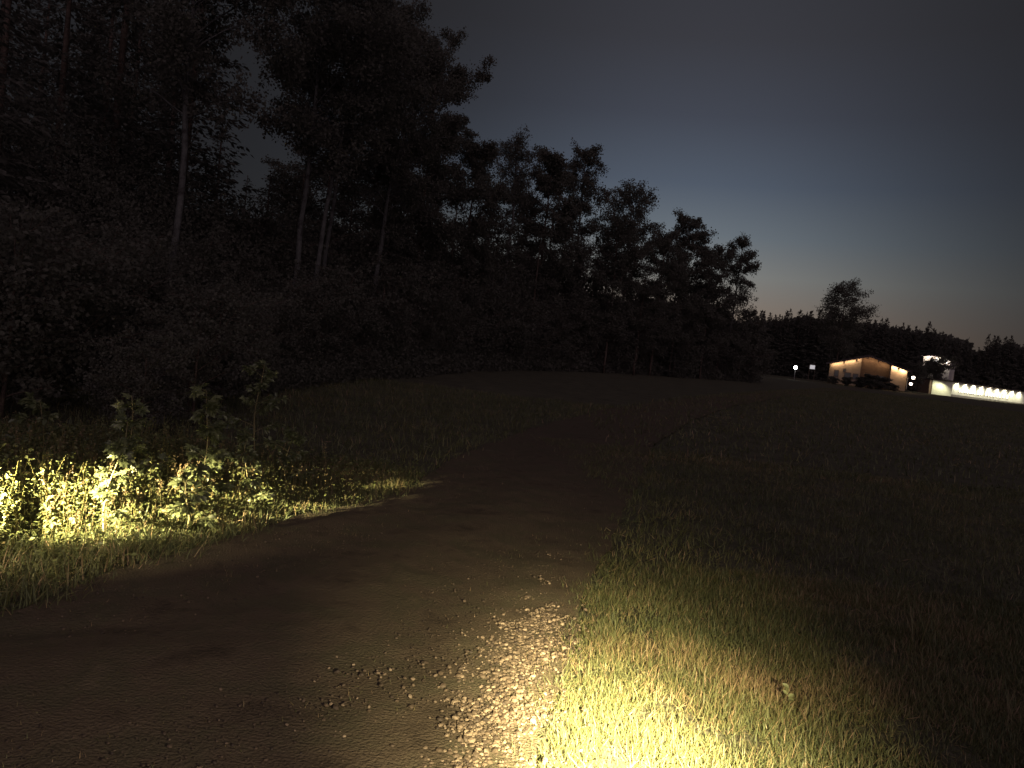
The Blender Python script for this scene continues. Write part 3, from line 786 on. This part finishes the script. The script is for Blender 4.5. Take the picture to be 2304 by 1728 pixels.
b.build('bargeboard', M['roof'], house)
sl_ = math.atan2(SL - EA, HW)
for xa, xb, yy, pw in ((-7.6, -1.7, -.45, 260), (-1.3, -.1, -.3, 45), (.1, 4.1, -.3, 130), (4.7, 7.6, -.45, 420)):
    xm = (xa + xb) / 2; d = bpy.data.lights.new('eave_strip_light', 'AREA'); d.shape = 'RECTANGLE'
    d.size = abs(xb - xa); d.size_y = .08; d.energy = pw; d.color = (1, .68, .40)
    o = bpy.data.objects.new('eave_strip_light', d); COL.objects.link(o); o.parent = house
    o.location = (xm, yy, roofz(xm) - .12)
    o.rotation_euler = Matrix.Rotation(R(30), 3, 'X').to_euler() if False else (Matrix.Rotation(sl_ if xm > 0 else -sl_, 3, 'Y') @ Matrix.Rotation(R(28), 3, 'X')).to_euler()
point('porch_light', house, (8.5, -.4, 2.4), 90)
for x, y, z, s in ((9.0, -.5, 3.1, .36), (8.7, -.5, 1.7, .33)):
    v = IV * s; b = MB(); b.add(v, IF_)
    lm = b.build('porch_lamp', M['lamp_warm'], house, smooth=True); lm.location = (x, y, z)
    b = MB(); b.box(-.04, .04, 0, .5, -.05, .03); b.build('bracket', M['metal'], lm)
# dark bushes in front of the house
hv = [broadleaf_meshes(3.2, .0, 1.4, 6000, .26, 450 + k, 'oak', .34, limbs=16, tr=.009) for k in range(2)]
g = np.random.default_rng(91)
for px_, d_, s_, lb_ in ((1872, 163, .55, 'left end'), (1902, 162, .62, 'windowed half'), (1937, 160, .78, 'middle'), (1962, 159, .95, 'darker half'), (1982, 161, .85, 'corner post'), (2010, 162, .5, 'bright right wing')):
    p = at(px_, 870, d_); 
    plant_tree('garden_bush', hv[int(px_) % 2], (p.x, p.y, h1(p.x, p.y)), px_, (s_ * 1.5, s_ * 1.2, s_ * .75), 'dark garden bush before the %s of the gabled house' % lb_, 'bush', 'bushes in front of the gabled house')

# half hidden second house
hx, hy, hr = frame(2102, 216)
g0 = h1(hx, hy)
h2 = empty('white_gabled_house', (hx, hy, g0), hr - .15); tag(h2, 'pale lit gable mostly hidden behind a dark tree', 'house')
zr = at(2085, 799, 216).z - g0
b = MB(); b.prism([(-3.6, 0), (3.2, 0), (3.2, zr - 1.1), (-1.2, zr), (-3.6, zr - .25)], 0, .3); b.box(-3.6, -3.3, .3, 9, 0, zr - .3); b.box(2.9, 3.2, .3, 9, 0, zr - 1.2); b.box(-3.6, 3.2, 9, 9.3, 0, zr - 1.2)
b.build('wall', M['soffit'], h2)
b = MB(); b.prism([(-4.2, zr - .28), (-1.2, zr + .06), (3.9, zr - 1.2), (3.9, zr - 1.0), (-1.2, zr + .28), (-4.2, zr - .06)], -.9, 9.6); b.build('roof', M['roof'], h2)
b = MB(); b.box(-1.8, .6, -.05, -.01, zr - 2.6, zr - .7); wf = b.build('window', M['dark_wood'], h2)
b = MB(); b.box(-1.65, .45, -.08, -.052, zr - 2.5, zr - .8); b.build('pane', M['glass'], wf)
point('eave_light', h2, (-2.4, -.8, zr - .7), 300, (1, .86, .72)); point('eave_light', h2, (0, -.8, zr - .9), 420, (1, .86, .72)); point('eave_light', h2, (2.4, -.8, zr - 1.5), 420, (1, .9, .8))

# ------------------------------------------------------------------ long low building
A = at(2095, 886, 196); Bc = at(2140, 891, 193.5); C = at(2304, 915, 214)
bz = 4.05
dv = Vector((C.x - Bc.x, C.y - Bc.y, 0)); rot = math.atan2(dv.y, dv.x)
LB = empty('long_building', (Bc.x, Bc.y, bz), rot); tag(LB, 'long low white building brightly floodlit along its front', 'building')
LEN = 38; HT = 3.5; WD = 5.0
b = MB(); b.box(0, LEN, 0, .25, .35, HT); b.box(LEN - .25, LEN, .25, 8, .35, HT); b.box(0, LEN, 8, 8.25, .35, HT)
b.build('facade_wall', M['wall_white'], LB)
b = MB(); b.box(-.02, LEN, -.04, .3, -1.0, .345); b.build('plinth', M['plinth'], LB)
# end wall with vertical boards, turned to face the field
e0 = Vector((A.x - Bc.x, A.y - Bc.y, 0)); e0.rotate(Matrix.Rotation(-rot, 3, 'Z'))
el_ = e0.length; ea = math.atan2(e0.y, e0.x)
EW = MB(); nb = 17
ux, uy = math.cos(ea), math.sin(ea); nx_, ny_ = uy, -ux
if ny_ > 0: nx_, ny_ = -nx_, -ny_
for k in range(nb):
    s0 = el_ * k / nb + .02; s1 = el_ * (k + 1) / nb - .02; off = .03 if k % 2 else 0.0
    c4 = [(ux * s0 + nx_ * off, uy * s0 + ny_ * off), (ux * s1 + nx_ * off, uy * s1 + ny_ * off), (ux * s1 - nx_ * .2, uy * s1 - ny_ * .2), (ux * s0 - nx_ * .2, uy * s0 - ny_ * .2)]
    EW.add([(x, y, -.3) for x, y in c4] + [(x, y, HT) for x, y in c4], [(0, 1, 2, 3), (7, 6, 5, 4), (0, 4, 5, 1), (1, 5, 6, 2), (2, 6, 7, 3), (3, 7, 4, 0)])
EW.build('end_wall', M['wall_white'], LB)
b = MB()
c5 = [(ux * (el_ + .3) + nx_ * .5, uy * (el_ + .3) + ny_ * .5), (0 + nx_ * .5, -.7), (LEN + .5, -.7), (LEN + .5, 8.8), (ux * (el_ + .3), 8.8)]
b.add([(x, y, HT + .02) for x, y in c5] + [(x, y, HT + .22) for x, y in c5], [(4, 3, 2, 1, 0), (5, 6, 7, 8, 9)] + [(k_, (k_ + 1) % 5, (k_ + 1) % 5 + 5, k_ + 5) for k_ in range(5)])
b.build('roof', M['roof'], LB)
b = MB(); xx, yy = ux * (el_ + .1), uy * (el_ + .1); b.box(xx - 1.1, xx, yy, yy + 3, -.6, HT - .1); b.build('shaded_door_block', M['dark_wood'], LB)  # solid dark block for the door; its shade is put into the colour
wx = [3.6, 4.9, 6.1, 7.35, 8.7, 9.8, 11.0, 12.4, 13.3, 14.5, 16.6, 18.0, 19.5, 21, 22.5, 24, 26, 28]
for x in wx:
    b = MB(); b.box(x - .42, x + .42, -.06, -.01, 1.05, 2.15); wf = b.build('window', M['soffit'], LB)
    b = MB(); b.box(x - .34, x + .34, -.085, -.065, 1.13, 2.07); b.build('pane', M['win_lit'], wf)
FL = (1.0, .95, .74)
for k in range(9):
    x = 1.9 + k * 4.05
    b = MB(); b.box(x - .16, x + .16, -.42, -.02, HT - .22, HT - .10); wl = b.build('wall_lamp', M['metal'], LB)
    b = MB(); b.box(x - .12, x + .12, -.38, -.12, HT - .25, HT - .225); b.build('lamp_glass', M['lamp_warm'], wl)
    d = bpy.data.lights.new('wall_light', 'SPOT'); d.energy = 700; d.color = FL; d.spot_size = R(150); d.spot_blend = .7; d.shadow_soft_size = .08
    o = bpy.data.objects.new('wall_light', d); COL.objects.link(o); o.parent = LB; o.location = (x, -.95, HT - .14); o.rotation_euler = (R(14), 0, 0)
for k in range(9):
    d = bpy.data.lights.new('path_light', 'SPOT'); d.energy = 900; d.color = FL; d.spot_size = R(95); d.spot_blend = .8; d.shadow_soft_size = .08
    o = bpy.data.objects.new('path_light', d); COL.objects.link(o); o.parent = LB; o.location = (1.9 + k * 4.05, -.95, HT - .2); o.rotation_euler = (R(-38), 0, 0)
d = bpy.data.lights.new('end_wall_light', 'SPOT'); d.energy = 1000; d.color = (1, .97, .66); d.spot_size = R(150); d.spot_blend = .7; d.shadow_soft_size = .08
o = bpy.data.objects.new('end_wall_light', d); COL.objects.link(o); o.parent = LB; o.rotation_euler = (R(22), 0, 0)
o.location = (ux * el_ * .5 + nx_ * 1.9, uy * el_ * .5 + ny_ * 1.9, HT - .2)
# pale path and lit edge in front of the building
bpth = MB()
pts = [at(2020, 881, 186), at(2055, 883, 188), at(2100, 890, 189), at(2160, 899, 190), at(2304, 920, 200), at(2420, 938, 211)]
wd_ = [1.2, 2.0, 3.0, 3.4, 3.4, 3.4]
vv = []
for p, w in zip(pts, wd_):
    z = bz - .62
    vv += [(p.x - w * .25, p.y - w * .9, z), (p.x + w * .1, p.y + w * .9, z + .03)]
# a low bank of earth carries the path up to the building
bank = [(x_, y_ - 5, h1(x_, y_ - 5) - .25) if i_ % 2 == 0 else (x_, y_ + 14, h1(x_, y_) - .3) for i_, (x_, y_, z_) in enumerate(vv)]
bpth.add(vv, [(2 * k_, 2 * k_ + 2, 2 * k_ + 3, 2 * k_ + 1) for k_ in range(5)])
o = bpth.build('gravel_path', M['path']); tag(o, 'pale floodlit gravel path in front of the long building', 'path', kind='structure')
bb = MB(); V_ = []
for k_ in range(6):
    a0, a1 = vv[2 * k_], vv[2 * k_ + 1]
    V_ += [(a0[0], a0[1] - 7, h1(a0[0], a0[1] - 7) - .1), (a0[0], a0[1], a0[2] - .012), (a1[0], a1[1], a1[2] - .012), (a1[0] + .5, a1[1] + 16, a1[2] - .02)]
bb.add(V_, [(4 * k_ + r, 4 * k_ + 4 + r, 4 * k_ + 5 + r, 4 * k_ + 1 + r) for k_ in range(5) for r in range(3)])
M['bankgrass'] = ramp_mat('short_mown_grass', [(.3, (.06, .075, .018)), (.7, (.10, .115, .03))], .9, src='noise', nscale=1.5, bump=.6, bscale=8, spec=.1)
o = bb.build('grass_bank', M['bankgrass']); tag(o, 'low grass bank carrying the path before the long building', 'bank', kind='structure')


# ------------------------------------------------------------------ street lamps and lit panel
def street_lamp(px, py, dist, rad, label, mat, power, col, ground_z=None):
    p = at(px, py, dist); z0 = h1(p.x, p.y) if ground_z is None else ground_z
    root = empty('street_lamp', (p.x, p.y, z0)); tag(root, label, 'street lamp', 'lit street lamps near the houses')
    hh = p.z - z0
    b = MB(); b.tube([(0, 0, -.3), (0, 0, hh * .5), (0, 0, hh - rad * .9)], [.07, .055, .04], 8); b.build('pole', M['metal'], root, True)
    b = MB(); an = np.linspace(0, math.pi, 9); prof = [(rad * math.sin(a_), hh - rad * math.cos(a_)) for a_ in an]
    V_ = []; k_ = 14
    for r__, z__ in prof:
        V_ += [(r__ * math.cos(j * 2 * math.pi / k_), r__ * math.sin(j * 2 * math.pi / k_), z__) for j in range(k_)]
    b.add(V_, [(i * k_ + j, i * k_ + (j + 1) % k_, (i + 1) * k_ + (j + 1) % k_, (i + 1) * k_ + j) for i in range(8) for j in range(k_)])
    b.build('globe', mat, root, True)
    b = MB(); b.tube([(0, 0, hh - rad * 1.25), (0, 0, hh - rad * .93)], [.09, .14], 8); b.build('collar', M['metal'], root, True)
    if power: point('lamp_light', root, (0, -rad - .15, hh), power, col, .15)


street_lamp(1790, 827, 165, .36, 'street lamp with a bright white globe alone left of the gabled house', M['lamp_white'], 25, (1, .95, .85))
street_lamp(2174, 866, 222, .36, 'street lamp above the left half of the long building', M['lamp_warm'], 30, WARM)
street_lamp(2254, 876, 224, .42, 'brightest street lamp above the middle of the long building', M['lamp_warm'], 30, WARM)
street_lamp(2281, 881, 232, .16, 'smallest street lamp, rightmost above the long building', M['lamp_warm'], 0, WARM)
p = at(1828, 826, 166); z0 = h1(p.x, p.y)  # glowing panel stands for a pale lit spot, likely a window; posts added
r_ = empty('lit_panel', (p.x, p.y, z0), -.37); tag(r_, 'small pale lit panel on added posts between the lone lamp and the house', 'lit panel')
hh = p.z - z0
b = MB(); b.box(-.50, .50, -.05, .05, hh - .42, hh + .42); bd = b.build('panel', M['panel_lit'], r_)
for s in (-1, 1):
    b = MB(); b.box(s * .55 - .04, s * .55 + .04, -.04, .04, -.2, hh + .48); b.build('post', M['dark_wood'], r_)
b = MB(); b.box(-.62, .62, -.12, .12, hh + .49, hh + .56); b.build('cap', M['dark_wood'], r_)
